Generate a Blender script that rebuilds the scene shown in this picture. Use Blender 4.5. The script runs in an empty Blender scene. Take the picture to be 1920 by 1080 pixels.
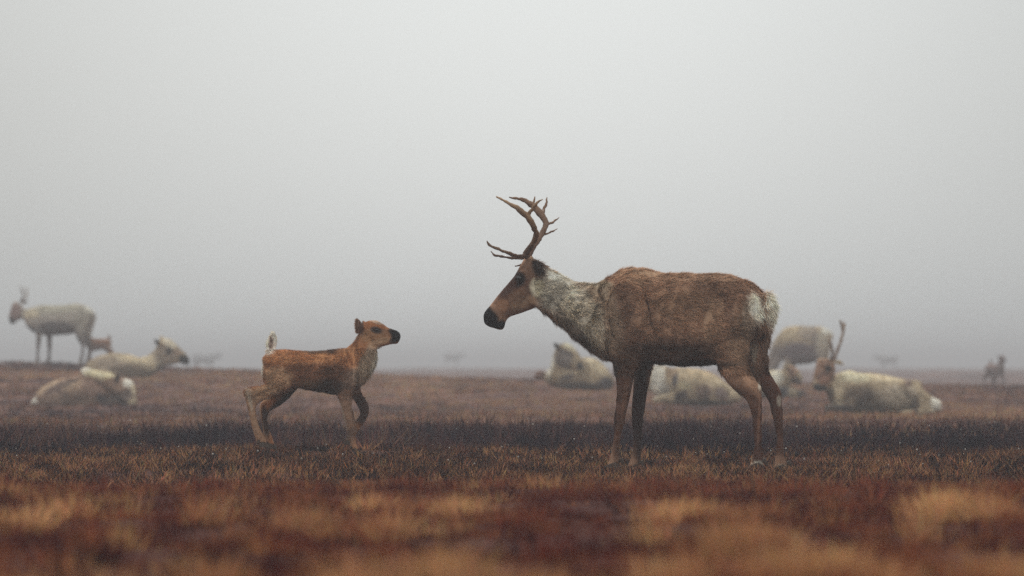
import bpy, math, random
import numpy as np
from mathutils import Vector

# ------------------------------------------------------------------ camera, sky, sun, exposure
sc = bpy.context.scene
C = sc.collection
R = math.radians
FOC = 8625.0            # focal length in photo pixels (1920 wide)
CAMZ = 0.55
HOR = 690.0             # row of the true horizon in the photo

cd = bpy.data.cameras.new('camera'); cam = bpy.data.objects.new('camera', cd); C.objects.link(cam)
cam.location = (0, 0, CAMZ)
cam.rotation_euler = (R(90) + math.atan(150 / FOC), 0, 0)
cd.sensor_width = 36; cd.lens = FOC / 1920 * 36
cd.clip_start = 0.1; cd.clip_end = 6000
cd.dof.use_dof = True; cd.dof.focus_distance = 25.2; cd.dof.aperture_fstop = 3.7
sc.camera = cam

SUN_EL, SUN_AZ = 42, -14       # behind the animals, a little to the left
w = bpy.data.worlds.new('World'); sc.world = w; w.use_nodes = True
nt = w.node_tree; nt.nodes.clear()
def N(t, **k):
    n = nt.nodes.new(t)
    for a, b in k.items(): setattr(n, a, b)
    return n
def math_node(tree, op, a, b=None, c=None):
    n = tree.nodes.new('ShaderNodeMath'); n.operation = op
    for i, v in enumerate((a, b, c)):
        if v is None: continue
        if isinstance(v, (int, float)): n.inputs[i].default_value = v
        else: tree.links.new(v, n.inputs[i])
    return n.outputs[0]
out = N('ShaderNodeOutputWorld'); bg = N('ShaderNodeBackground')
sky = N('ShaderNodeTexSky', sky_type='NISHITA'); sky.sun_disc = False
sky.sun_elevation = R(SUN_EL); sky.sun_rotation = R(SUN_AZ); sky.dust_density = 4
tc = N('ShaderNodeTexCoord'); sep = N('ShaderNodeSeparateXYZ')
nt.links.new(tc.outputs['Generated'], sep.inputs[0])
up = math_node(nt, 'MAXIMUM', sep.outputs[2], 0)
# soft bright bank of fog around the hidden sun's azimuth
dot = N('ShaderNodeVectorMath', operation='DOT_PRODUCT')
g = Vector((math.sin(R(0.4)) * math.cos(R(4.6)), math.cos(R(4.6)), math.sin(R(4.6)))).normalized()
nt.links.new(tc.outputs['Generated'], dot.inputs[0]); dot.inputs[1].default_value = g
om = math_node(nt, 'SUBTRACT', 1, dot.outputs['Value'])
glow = math_node(nt, 'EXPONENT', math_node(nt, 'MULTIPLY', om, -1 / (R(7.5) ** 2 / 2)))
back = math_node(nt, 'MAXIMUM', math_node(nt, 'MULTIPLY', sep.outputs[1], -1), 0)      # added fill: sky brightened behind the camera to light the animals
zen = math_node(nt, 'MULTIPLY_ADD', up, 8.5, 4.3)
bright = math_node(nt, 'MULTIPLY_ADD', glow, 3.4, math_node(nt, 'MULTIPLY_ADD', back, 5.0, zen))
comb = N('ShaderNodeVectorMath', operation='SCALE'); comb.inputs[0].default_value = (0.962, 1.0, 1.0)
nt.links.new(bright, comb.inputs[3])
mix = N('ShaderNodeMix', data_type='RGBA'); mix.inputs[0].default_value = 0.93
nt.links.new(sky.outputs[0], mix.inputs[6]); nt.links.new(comb.outputs[0], mix.inputs[7])
nt.links.new(mix.outputs[2], bg.inputs[0]); bg.inputs[1].default_value = 0.1
nt.links.new(bg.outputs[0], out.inputs[0])

sd = bpy.data.lights.new('sun', 'SUN'); sun = bpy.data.objects.new('sun', sd); C.objects.link(sun)
sd.energy = 2.3; sd.angle = R(12); sd.color = (1, 0.94, 0.86)
to_sun = Vector((math.sin(R(SUN_AZ)) * math.cos(R(SUN_EL)), math.cos(R(SUN_AZ)) * math.cos(R(SUN_EL)), math.sin(R(SUN_EL))))
sun.rotation_euler = to_sun.to_track_quat('Z', 'Y').to_euler()

vs = sc.view_settings; vs.view_transform = 'Standard'; vs.look = 'None'; vs.exposure = 0; vs.gamma = 1
sc.cycles.use_denoising = False
sc.cycles.volume_bounces = 2
sc.cycles.max_bounces = 6
sc.cycles.diffuse_bounces = 3

# ------------------------------------------------------------------ helpers
rng = np.random.default_rng(7)

def tag(o, label=None, cat=None, group=None, kind=None):
    if label: o['label'] = label
    if cat: o['category'] = cat
    if group: o['group'] = group
    if kind: o['kind'] = kind
    return o

def vnoise(P, scale=1.0, seed=0):
    """smooth value noise in 0..1 for an (n,3) array"""
    Q = np.asarray(P, dtype=np.float64) * scale + 1000.0 + seed * 17.31
    I = np.floor(Q).astype(np.int64); F = Q - I; F = F * F * (3 - 2 * F)
    def h(i, j, k):
        n = (i * 374761393 + j * 668265263 + k * 2147483647 + seed * 974711) & 0xffffffff
        n = ((n ^ (n >> 13)) * 1274126177) & 0xffffffff
        n = (n ^ (n >> 16)) & 0xffffffff
        return n / 4294967295.0
    r = 0
    for a in (0, 1):
        for b in (0, 1):
            for c in (0, 1):
                wgt = (F[:, 0] if a else 1 - F[:, 0]) * (F[:, 1] if b else 1 - F[:, 1]) * (F[:, 2] if c else 1 - F[:, 2])
                r = r + wgt * h(I[:, 0] + a, I[:, 1] + b, I[:, 2] + c)
    return r

def fbm(P, scale, seed=0, oct=3):
    s = 0; a = 1; t = 0
    for i in range(oct):
        s = s + a * vnoise(P, scale * 2 ** i, seed + i); t += a; a *= 0.5
    return s / t

def sstep(a, b, x):
    t = np.clip((x - a) / (b - a), 0, 1); return t * t * (3 - 2 * t)

def mesh_from(name, V, F, smooth=False, colors=None):
    """V (n,3) array, F (m,3) or (m,4) array"""
    V = np.asarray(V, dtype=np.float32); F = np.asarray(F, dtype=np.int32)
    me = bpy.data.meshes.new(name)
    me.vertices.add(len(V)); me.vertices.foreach_set('co', V.ravel())
    k = F.shape[1]
    me.loops.add(F.size); me.loops.foreach_set('vertex_index', F.ravel())
    me.polygons.add(len(F))
    me.polygons.foreach_set('loop_start', np.arange(0, F.size, k, dtype=np.int32))
    me.polygons.foreach_set('loop_total', np.full(len(F), k, dtype=np.int32))
    me.polygons.foreach_set('use_smooth', np.full(len(F), smooth))
    me.update(calc_edges=True); me.validate()
    if colors is not None: set_col(me, colors)
    return me

def set_col(me, colors):
    a = me.color_attributes.new('coat', 'FLOAT_COLOR', 'POINT')
    c = np.ones((len(me.vertices), 4), dtype=np.float32); c[:, :3] = colors
    a.data.foreach_set('color', c.ravel())

def link(name, me, mat=None, parent=None):
    o = bpy.data.objects.new(name, me); C.objects.link(o)
    if mat is not None: me.materials.clear(); me.materials.append(mat)
    if parent is not None: o.parent = parent
    return o

def new_mat(name, rough=0.9, col=None, attr=None, translucent=0.0, noise=0.0, nscale=40, bump=0.0, spec=0.2, jitter=False):
    m = bpy.data.materials.new(name); m.use_nodes = True; t = m.node_tree
    b = t.nodes['Principled BSDF']; b.inputs['Roughness'].default_value = rough
    b.inputs['Specular IOR Level'].default_value = spec
    src = None
    if attr:
        a = t.nodes.new('ShaderNodeAttribute'); a.attribute_name = attr; src = a.outputs['Color']
    else:
        rgb = t.nodes.new('ShaderNodeRGB'); rgb.outputs[0].default_value = (*col, 1); src = rgb.outputs[0]
    if noise > 0:
        tcn = t.nodes.new('ShaderNodeTexCoord'); n = t.nodes.new('ShaderNodeTexNoise')
        n.inputs['Scale'].default_value = nscale; n.inputs['Detail'].default_value = 5
        t.links.new(tcn.outputs['Object'], n.inputs['Vector'])
        v = math_node(t, 'MULTIPLY_ADD', n.outputs[0], 2 * noise, 1 - noise)
        s = t.nodes.new('ShaderNodeVectorMath'); s.operation = 'SCALE'
        t.links.new(src, s.inputs[0]); t.links.new(v, s.inputs[3]); src = s.outputs[0]
        if bump > 0:
            bp = t.nodes.new('ShaderNodeBump'); bp.inputs['Strength'].default_value = bump; bp.inputs['Distance'].default_value = 0.01
            t.links.new(n.outputs[0], bp.inputs['Height']); t.links.new(bp.outputs[0], b.inputs['Normal'])
    t.links.new(src, b.inputs['Base Color'])
    if translucent > 0:
        tr = t.nodes.new('ShaderNodeBsdfTranslucent'); mx = t.nodes.new('ShaderNodeMixShader')
        mx.inputs[0].default_value = translucent
        t.links.new(src, tr.inputs[0]); t.links.new(b.outputs[0], mx.inputs[1]); t.links.new(tr.outputs[0], mx.inputs[2])
        t.links.new(mx.outputs[0], t.nodes['Material Output'].inputs[0])
    return m

M_COAT = new_mat('coat_skin', 0.95, attr='coat', noise=0.22, nscale=60, bump=0.35, spec=0.08)
M_FUR = new_mat('fur', 0.8, attr='coat', translucent=0.42, spec=0.05)
M_ANTLER = new_mat('antler', 0.6, attr='coat', noise=0.25, nscale=30, bump=0.25)
M_EYE = new_mat('eye', 0.12, col=(0.006, 0.004, 0.004), spec=0.5)
M_HOOF = new_mat('hoof', 0.9, col=(0.06, 0.04, 0.03), noise=0.3, nscale=60)
M_GRASS = new_mat('dry_grass', 0.85, attr='coat', translucent=0.25, spec=0.1)

# ------------------------------------------------------------------ terrain
YB = np.array([-200, 0, 7, 14, 17.5, 21, 24, 27, 40, 50, 56, 60, 65, 75, 85, 95, 105, 115, 140, 200, 300, 2500.])
ZB = np.array([.1, .1, .09, .07, .05, -.02, 0, 0, 0, 0, 0, .03, .13, .30, .30, .22, .15, .10, .05, .25, .42, .42])
YS = np.array([-200, 50, 60, 75, 85, 110, 140, 200, 2500.])
SL = np.array([0, 0, -.006, -.018, -.035, -.035, -.01, 0, 0.])
SR = np.array([0, 0, -.006, -.012, -.013, -.017, -.01, 0, 0.])
def hummock(x, y):
    P = np.stack([x, y, np.zeros_like(x)], -1).reshape(-1, 3)
    return fbm(P, 2.4, 9, 2).reshape(x.shape) - 0.5
def terrain(x, y):
    x = np.asarray(x, float); y = np.asarray(y, float)
    P = np.stack([x, y, np.zeros_like(x)], -1).reshape(-1, 3)
    z = np.interp(y, YB, ZB) + np.interp(y, YS, SL) * np.clip(x, -20, 0) + np.interp(y, YS, SR) * np.clip(x, 0, 20)
    z = z + 0.05 * np.exp(-(((x + 1.15) / 1.3) ** 2 + ((y - 27.5) / 1.4) ** 2))
    n1 = fbm(P, 0.33, 3, 3).reshape(x.shape) - 0.5
    amp = np.interp(y, [0, 18, 22, 29, 40, 120, 160, 400], [.10, .10, .04, .05, .07, .14, .4, .5])
    z = z + n1 * amp
    return z + hummock(x, y) * np.interp(y, [0, 18, 22, 29, 40, 120], [.13, .11, .035, .04, .06, .07])

def zg(x, y): return float(terrain(np.array([x]), np.array([y]))[0])
def wx(px, Y): return (px - 960) / FOC * Y
def wz(py, Y): return CAMZ + (HOR - py) / FOC * Y

ys = np.concatenate([np.linspace(-60, 2, 16), np.arange(2.5, 38, 0.16), np.arange(38, 120, 0.5), np.geomspace(121, 1900, 60)])
xh = np.concatenate([np.arange(0, 9, 0.16), np.arange(9, 26, 0.6), np.geomspace(27, 1500, 30)])
xs = np.concatenate([-xh[:0:-1], xh])
X, Yg = np.meshgrid(xs, ys)
Z = terrain(X, Yg)
V = np.stack([X, Yg, Z], -1).reshape(-1, 3)
nx, ny = len(xs), len(ys)
idx = np.arange(nx * ny).reshape(ny, nx)
F = np.stack([idx[:-1, :-1], idx[:-1, 1:], idx[1:, 1:], idx[1:, :-1]], -1).reshape(-1, 4)

gm = bpy.data.materials.new('tundra_soil'); gm.use_nodes = True; t = gm.node_tree; b = t.nodes['Principled BSDF']
b.inputs['Roughness'].default_value = 1; b.inputs['Specular IOR Level'].default_value = 0.05
geo = t.nodes.new('ShaderNodeNewGeometry')
n1 = t.nodes.new('ShaderNodeTexNoise'); n1.inputs['Scale'].default_value = 0.6; n1.inputs['Detail'].default_value = 8; n1.inputs['Roughness'].default_value = 0.65
mp = t.nodes.new('ShaderNodeMapping'); mp.inputs['Scale'].default_value = (1, 0.55, 1)
t.links.new(geo.outputs['Position'], mp.inputs[0]); t.links.new(mp.outputs[0], n1.inputs['Vector'])
cr = t.nodes.new('ShaderNodeValToRGB'); e = cr.color_ramp.elements
e[0].position = 0.32; e[0].color = (0.018, 0.010, 0.013, 1)
e[1].position = 0.7; e[1].color = (0.19, 0.095, 0.06, 1)
x1 = cr.color_ramp.elements.new(0.5); x1.color = (0.085, 0.04, 0.032, 1)
t.links.new(n1.outputs[0], cr.inputs[0])
sp = t.nodes.new('ShaderNodeSeparateXYZ'); t.links.new(geo.outputs['Position'], sp.inputs[0])
mr = t.nodes.new('ShaderNodeMapRange'); mr.inputs['From Min'].default_value = 20; mr.inputs['From Max'].default_value = 42; t.links.new(sp.outputs[1], mr.inputs['Value'])
gx = t.nodes.new('ShaderNodeMix'); gx.data_type = 'RGBA'; t.links.new(mr.outputs[0], gx.inputs[0]); gx.inputs[6].default_value = (.050, .016, .012, 1)   # dark red peat nearby
t.links.new(cr.outputs[0], gx.inputs[7]); t.links.new(gx.outputs[2], b.inputs['Base Color'])
bp = t.nodes.new('ShaderNodeBump'); bp.inputs['Distance'].default_value = 0.05; bp.inputs['Strength'].default_value = 0.6
t.links.new(n1.outputs[0], bp.inputs['Height']); t.links.new(bp.outputs[0], b.inputs['Normal'])
ground = link('ground', mesh_from('ground', V, F, True), gm); tag(ground, kind='structure')

# ------------------------------------------------------------------ grass and heath (nobody could count it)
def scatter(name, n_tufts, per, y0, y1, half, mask, height, color, spread, width, lean=0.5, extra=None):
    """tufts of single-triangle blades; colour is a property of each tuft, blades vary a little"""
    # uniform in area over a wedge
    y = y0 + (y1 - y0) * rng.random(n_tufts * 3)
    hw = half(y); keep = rng.random(len(y)) < hw / hw.max()
    y = y[keep][:n_tufts]; x = (rng.random(len(y)) * 2 - 1) * half(y)
    if extra is not None:
        x = np.concatenate([x, extra[0]]); y = np.concatenate([y, extra[1]])
    m = mask(x, y) > rng.random(len(x)); x, y = x[m], y[m]
    h = height(x, y); col = color(x, y)
    T = len(x); I = np.repeat(np.arange(T), per)
    n = len(I)
    r = np.abs(rng.normal(0, 1, n)) * spread; a = rng.random(n) * 2 * np.pi
    bx = x[I] + r * np.cos(a); by = y[I] + r * np.sin(a); bz = terrain(bx, by) - 0.01
    hh = h[I] * (0.55 + 0.6 * rng.random(n)) * np.exp(-(r / (spread * 2.4)) ** 2)
    la = a + rng.normal(0, 0.7, n); ll = hh * lean * rng.random(n)
    wa = rng.normal(0, 0.7, n)                                   # blade faces mostly up-range
    ww = width(by) * (0.6 + 0.8 * rng.random(n))
    P0 = np.stack([bx - ww * np.cos(wa), by - ww * np.sin(wa), bz], -1)
    P1 = np.stack([bx + ww * np.cos(wa), by + ww * np.sin(wa), bz], -1)
    P2 = np.stack([bx + ll * np.cos(la), by + ll * np.sin(la), bz + hh], -1)
    V = np.stack([P0, P1, P2], 1).reshape(-1, 3); F = np.arange(3 * n).reshape(n, 3)
    cj = (0.7 + 0.6 * rng.random((n, 1))) * (1 + 0.12 * rng.normal(0, 1, (n, 3)))
    c = np.clip(np.repeat(col[I] * cj, 3, axis=0), 0, 1)
    o = link(name, mesh_from(name, V, F, False, c), M_GRASS); tag(o, kind='stuff')
    return o

def pal(k, cols):
    cols = np.array(cols); k = np.clip(k, 0, 0.9999) * (len(cols) - 1)
    i = k.astype(int); f = (k - i)[:, None]
    return cols[i] * (1 - f) + cols[np.minimum(i + 1, len(cols) - 1)] * f
def P3(x, y, sy=1.0): return np.stack([x, y * sy, np.zeros_like(x)], -1)

MAROON, RUST, ORANGE, STRAW, UMBER = (.030, .006, .007), (.15, .032, .016), (.30, .10, .030), (.48, .26, .10), (.085, .040, .026)

# foreground: red and straw tussocks on the near rise
def cone(m): return lambda y: y * 0.125 + m
clumps = [(60, 905, 1), (130, 900, .8), (560, 905, .5), (700, 882, .9), (870, 880, .9), (765, 915, .7), (1260, 888, 1), (1330, 892, .7), (1775, 900, 1.1),
          (1850, 905, .6), (1400, 930, .6), (1460, 940, .6), (1560, 985, 1.2), (1380, 965, .4), (800, 990, .9), (380, 990, .6), (1640, 1000, .7), (1900, 1000, .7),
          (700, 1050, .9), (220, 1010, .5), (50, 1020, .5), (1240, 1020, .8), (1010, 1020, .6), (900, 1050, .8), (1480, 1015, .5), (1240, 925, .5), (400, 905, .5)]
cx, cy, cs = [], [], []
for px, py, s in clumps:
    Yd = (CAMZ - 0.2) * FOC / (py + 10 - HOR)
    cx.append(wx(px, Yd)); cy.append(Yd); cs.append(s)
cx, cy, cs = map(np.array, (cx, cy, cs))
def clump_w(x, y):
    d = np.zeros_like(x)
    for a, b_, s in zip(cx, cy, cs):
        d = np.maximum(d, s * np.exp(-(((x - a) / (0.035 + .004 * b_)) ** 2 + ((y - b_) / 0.4) ** 2)))
    return np.clip(d, 0, 1)
def fg_col(x, y):
    k = .42 + .9 * (fbm(P3(x, y, .6), 1.1, 21, 2) - .5) + 1.2 * hummock(x, y) + 0.85 * (rng.random(len(x)) ** 1.6 - 0.38)
    return pal(k, [(.018, .004, .006), (.026, .005, .007), (.05, .008, .010), (.09, .016, .012), (.13, .038, .020), (.24, .080, .032)])
scatter('tundra_grass', 8500, 30, 7.0, 22, cone(0.7), lambda x, y: np.ones_like(x), lambda x, y: (0.025 + 0.05 * rng.random(len(x)) ** 1.4) * (0.6 + .9 * fbm(P3(x, y), 1.3, 5, 2)),
        fg_col, 0.05, lambda y: 0.0022 + 0 * y, 0.9)
# taller pale and rusty tussocks standing out of it
ex = np.concatenate([rng.normal(a, 0.03 + .003 * b_, int(12 * s_) + 3) for a, b_, s_ in zip(cx, cy, cs)]); ey = np.concatenate([rng.normal(b_, 0.2, int(12 * s_) + 3) for b_, s_ in zip(cy, cs)])
def tus_col(x, y):
    r_ = rng.random(len(x)); c = pal(r_, [(.13, .022, .014), (.20, .045, .020), (.22, .085, .040), (.30, .12, .05), (.40, .22, .10)])
    wgt = (clump_w(x, y) * (.6 + .4 * rng.random(len(x))))[:, None]
    return c * (1 - wgt) + np.array((.68, .38, .17)) * wgt
scatter('tussock_grass', 800, 70, 7.3, 21, cone(0.6), lambda x, y: np.clip(.35 + .9 * (fbm(P3(x, y), 1.0, 66, 2) - .35) + clump_w(x, y), 0, 1), lambda x, y: .06 + .05 * rng.random(len(x)) + .015 * clump_w(x, y),
        tus_col, 0.045, lambda y: 0.002 + 0 * y, 1.0, (ex, ey))

# mid ground around the animals: fine brown sedge, sharp in the photo
def mid_col(x, y):
    k = fbm(P3(x, y, .6), 2.2, 31, 3) + 1.15 * (rng.random(len(x)) - 0.5)
    return pal((k - .5) * 1.4 + .42, [(.006, .003, .006), (.014, .005, .007), (.05, .016, .012), (.14, .05, .022), (.36, .175, .08)])
def mid_h(x, y):
    feet = np.exp(-(((y - 25.1) / .8) ** 2)) * sstep(.2, .6, x) * (1 - sstep(1.55, 1.8, x))
    return (0.035 + 0.06 * rng.random(len(x)) * (0.4 + fbm(P3(x, y), 1.2, 6, 2))) * (1 - .45 * feet)
scatter('sedge', 17000, 14, 21.5, 30.5, cone(0.8), lambda x, y: 0.35 + 0.65 * sstep(.35, .6, fbm(P3(x, y), .9, 12, 3)), mid_h, mid_col, 0.045, lambda y: 0.0034 + 0 * y, 1.5)

# the dark band of dwarf shrubs behind the animals
def heath_mask(x, y):
    edge = fbm(P3(x, y), .45, 44, 3) - .5
    a = sstep(27.9, 29.8, y + edge * 6) * (1 - sstep(30.5, 38, y + edge * 16))
    return a * (.25 + .75 * sstep(.40, .58, fbm(P3(x, y), 1.6, 45, 2)))
def heath_col(x, y):
    k = fbm(P3(x, y, .6), 1.1, 47, 3) + 0.55 * (rng.random(len(x)) - 0.5)
    return pal((k - .5) * 1.2 + .42, [(.004, .003, .008), (.007, .0045, .011), (.02, .010, .018), (.08, .034, .030), (.18, .095, .06)])
scatter('dwarf_shrubs', 16000, 15, 27.3, 40, cone(0.9), heath_mask, lambda x, y: 0.05 + 0.19 * rng.random(len(x)) ** 1.7 * (0.4 + 1.2 * fbm(P3(x, y), 1.2, 8, 2)),
        heath_col, 0.055, lambda y: 0.0042 + 0 * y, 1.3)
# far brown grass
def far_col(x, y):
    k = fbm(P3(x, y, .35), .35, 51, 4) + 0.45 * (rng.random(len(x)) - 0.5)
    return pal((k - .5) * 1.6 + .5, [(.018, .009, .015), (.055, .023, .022), (.15, .066, .038), (.25, .122, .062), (.38, .22, .115)])
scatter('far_grass', 26000, 9, 33, 112, cone(1.5), lambda x, y: np.ones_like(x), lambda x, y: 0.03 + 0.07 * rng.random(len(x)), far_col, 0.12, lambda y: 0.0035 + 0.00009 * y, 0.8)
# pale seed heads of cotton grass
n = 170
y = rng.uniform(24.2, 33, n); x = rng.uniform(-1, 1, n) * (y * .12 + .5)
z = terrain(x, y); h = rng.uniform(.03, .10, n) + .11 * sstep(28.5, 29.5, y); r = rng.uniform(.0025, .0055, n)
oc = np.array([(1, 0, 0), (-1, 0, 0), (0, 1, 0), (0, -1, 0), (0, 0, 1.2), (0, 0, -1.2)])
of = np.array([(0, 2, 4), (2, 1, 4), (1, 3, 4), (3, 0, 4), (2, 0, 5), (1, 2, 5), (3, 1, 5), (0, 3, 5)])
Vh = (np.stack([x, y, z + h], -1)[:, None] + oc[None] * r[:, None, None])
st = np.stack([np.stack([x - .0012, y, z - .01], -1), np.stack([x + .0012, y, z - .01], -1), np.stack([x, y, z + h], -1)], 1)
V = np.concatenate([Vh, st], 1).reshape(-1, 3)
F = (np.concatenate([of, [[6, 7, 8]]])[None] + 9 * np.arange(n)[:, None, None]).reshape(-1, 3)
cc = np.tile(np.array([(.62, .58, .52)] * 6 + [(.16, .1, .06)] * 3), (n, 1)) * np.repeat(rng.uniform(.45, 1.1, (n, 1)), 9, axis=0)
o = link('cotton_grass', mesh_from('cotton_grass', V, F, False, cc), M_GRASS); tag(o, kind='stuff')

# ------------------------------------------------------------------ animals
def catmull(P, sub):
    P = np.asarray(P, float); Q = np.vstack([2 * P[0] - P[1], P, 2 * P[-1] - P[-2]]); outp = []
    for i in range(1, len(Q) - 2):
        for s in range(sub):
            u = s / sub
            outp.append(0.5 * (2 * Q[i] + (Q[i + 1] - Q[i - 1]) * u + (2 * Q[i - 1] - 5 * Q[i] + 4 * Q[i + 1] - Q[i + 2]) * u * u + (3 * Q[i] - Q[i - 1] - 3 * Q[i + 1] + Q[i + 2]) * u ** 3))
    outp.append(P[-1]); return np.array(outp)

def soup(verts, faces):
    me = bpy.data.meshes.new('soup'); me.from_pydata([tuple(v) for v in verts], [], faces); me.update(); return me

class Figure:
    """an animal traced at its own distance: pixel rows and columns are turned into metres of a real solid"""
    def __init__(s, Yd, x0, y0, yaw=0.0):
        s.k = Yd / FOC; s.Y = Yd; s.x0 = x0; s.y0 = y0; s.V = []; s.F = []
        s.L = np.array([math.sin(yaw), math.cos(yaw), 0]); s.ty = math.tan(yaw)
    def m(s, px, py, y=0.0): return np.array([(px - s.x0) * s.k, y, (s.y0 - py) * s.k])
    def px(s, V): return V[:, 0] / s.k + s.x0, s.y0 - V[:, 2] / s.k
    def loft(s, st, y=None, skew=0.0, sub=4, seg=24, L=None, p=0.9, yoff=0.0):
        """st: rows (dorsal px, py, ventral px, py, half width m [, y])"""
        rows = []
        for r in st:
            yy = r[5] if len(r) > 5 else (y if y is not None else -((r[0] + r[2]) / 2 - s.x0) * s.k * s.ty)
            rows.append([*s.m(r[0], r[1], yy + yoff), *s.m(r[2], r[3], yy + yoff), r[4]])
        rows = catmull(rows, sub); L = s.L if L is None else np.asarray(L, float)
        th = np.linspace(0, 2 * np.pi, seg, endpoint=False)
        ct = np.sign(np.cos(th)) * np.abs(np.cos(th)) ** p; sn = np.sign(np.sin(th)) * np.abs(np.sin(th)) ** p
        base = len(s.V); n = len(rows)
        for r in rows:
            D, Vn, hw = r[:3], r[3:6], max(r[6], .003); c = (D + Vn) / 2; A = (D - Vn) / 2
            for a, b_ in zip(ct, sn): s.V.append(c + A * a + L * hw * (1 - skew * a) * b_)
        for i in range(n - 1):
            for j in range(seg):
                k = (j + 1) % seg
                s.F.append((base + i * seg + j, base + i * seg + k, base + (i + 1) * seg + k, base + (i + 1) * seg + j))
        for i, nb in ((0, 1), (n - 1, n - 2)):
            c = (rows[i][:3] + rows[i][3:6]) / 2; cn = (rows[nb][:3] + rows[nb][3:6]) / 2
            d = c - cn; s.V.append(c + d * 0.5); ci = len(s.V) - 1
            for j in range(seg):
                f = (ci, base + i * seg + (j + 1) % seg, base + i * seg + j)
                s.F.append(f if i == 0 else f[::-1])
    def ball(s, px, py, y, rx, ry, rz, ang=0):
        """ellipsoid swelling, radii in metres"""
        c = s.m(px, py, y); base = len(s.V); U, W = 20, 12; ca, sa = math.cos(ang), math.sin(ang)
        for i in range(1, W):
            ph = math.pi * i / W
            for j in range(U):
                a = 2 * math.pi * j / U
                u = np.array([rx * math.sin(ph) * math.cos(a), ry * math.sin(ph) * math.sin(a), rz * math.cos(ph)])
                s.V.append(c + np.array([u[0] * ca - u[2] * sa, u[1], u[0] * sa + u[2] * ca]))
        top = len(s.V); s.V.append(c + np.array([-rz * sa, 0, rz * ca])); s.V.append(c - np.array([-rz * sa, 0, rz * ca]))
        for i in range(W - 2):
            for j in range(U):
                k = (j + 1) % U
                s.F.append((base + i * U + j, base + (i + 1) * U + j, base + (i + 1) * U + k, base + i * U + k))
        for j in range(U):
            k = (j + 1) % U
            s.F.append((top, base + j, base + k)); s.F.append((top + 1, base + (W - 2) * U + k, base + (W - 2) * U + j))
    def body(s, name, voxel, smooth, lump=0.004, lscale=14, seed=1, dents=(), trim=0.0):
        me = soup(s.V, s.F); o = bpy.data.objects.new('tmp', me); C.objects.link(o)
        r = o.modifiers.new('r', 'REMESH'); r.mode = 'VOXEL'; r.voxel_size = voxel
        q = o.modifiers.new('s', 'SMOOTH'); q.factor = 0.5; q.iterations = smooth
        dg = bpy.context.evaluated_depsgraph_get(); dg.update()
        m2 = bpy.data.meshes.new_from_object(o.evaluated_get(dg)); m2.name = name
        bpy.data.objects.remove(o); bpy.data.meshes.remove(me)
        nv = len(m2.vertices); V = np.empty(nv * 3, np.float32); m2.vertices.foreach_get('co', V); V = V.reshape(-1, 3)
        Nn = np.empty(nv * 3, np.float32); m2.vertex_normals.foreach_get('vector', Nn); Nn = Nn.reshape(-1, 3)
        V = V + Nn * ((fbm(V, lscale, seed, 3) - 0.5) * 2 * lump)[:, None]
        tx, ty = s.px(V); V = V - Nn * (trim * np.interp(ty, [s.y0 - 195, s.y0 - 165], [1, .3]) * np.interp(tx, [1005, 1030], [0, 1]))[:, None]     # room for the coat's depth
        x, y = s.px(V); wb = (fbm(V, 12, seed + 3, 3) - .5) * 10
        for (a, b_, rx, ry, ang, dp) in dents:     # muscle swellings (+) and hollows (-), both flanks
            a_ = R(ang); dx = x + wb - a; dy = y + wb * .6 - b_
            u = (dx * math.cos(a_) + dy * math.sin(a_)) / rx; v = (-dx * math.sin(a_) + dy * math.cos(a_)) / ry
            V = V + Nn * (np.exp(-(u * u + v * v)) * dp * np.clip(np.abs(Nn[:, 1]) * 1.6, 0, 1))[:, None]
        m2.vertices.foreach_set('co', V.astype(np.float32).ravel()); m2.update()
        m2.polygons.foreach_set('use_smooth', np.ones(len(m2.polygons), bool))
        return m2, V

def paint(fig, V, base, spots, seed=3, wob=6.0, fine=0.25, fs=70):
    """coat pattern and some painted light and shade: soft patches (px, py, rx, ry, angle, colour, strength) over a base colour"""
    x, y = fig.px(V); n = len(V)
    wx_ = (fbm(V, 9, seed, 3) - .5) * 2 * wob; wy_ = (fbm(V, 9, seed + 9, 3) - .5) * 2 * wob
    col = np.tile(np.array(base, float), (n, 1))
    for (cx_, cy_, rx, ry, ang, c, st) in spots:
        a = R(ang); dx = x + wx_ - cx_; dy = y + wy_ - cy_
        u = (dx * math.cos(a) + dy * math.sin(a)) / rx; v = (-dx * math.sin(a) + dy * math.cos(a)) / ry
        d = np.sqrt(u * u + v * v); wgt = (1 - sstep(.6, 1.15, d))[:, None] * st
        col = col * (1 - wgt) + np.array(c) * wgt
    col *= (1 + fine * 2 * (fbm(V, fs, seed + 5, 2) - .5))[:, None]
    col *= (1 + .5 * (fbm(V, 11, seed + 7, 3) - .5))[:, None]
    return np.clip(col, 0.003, 0.9)

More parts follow.
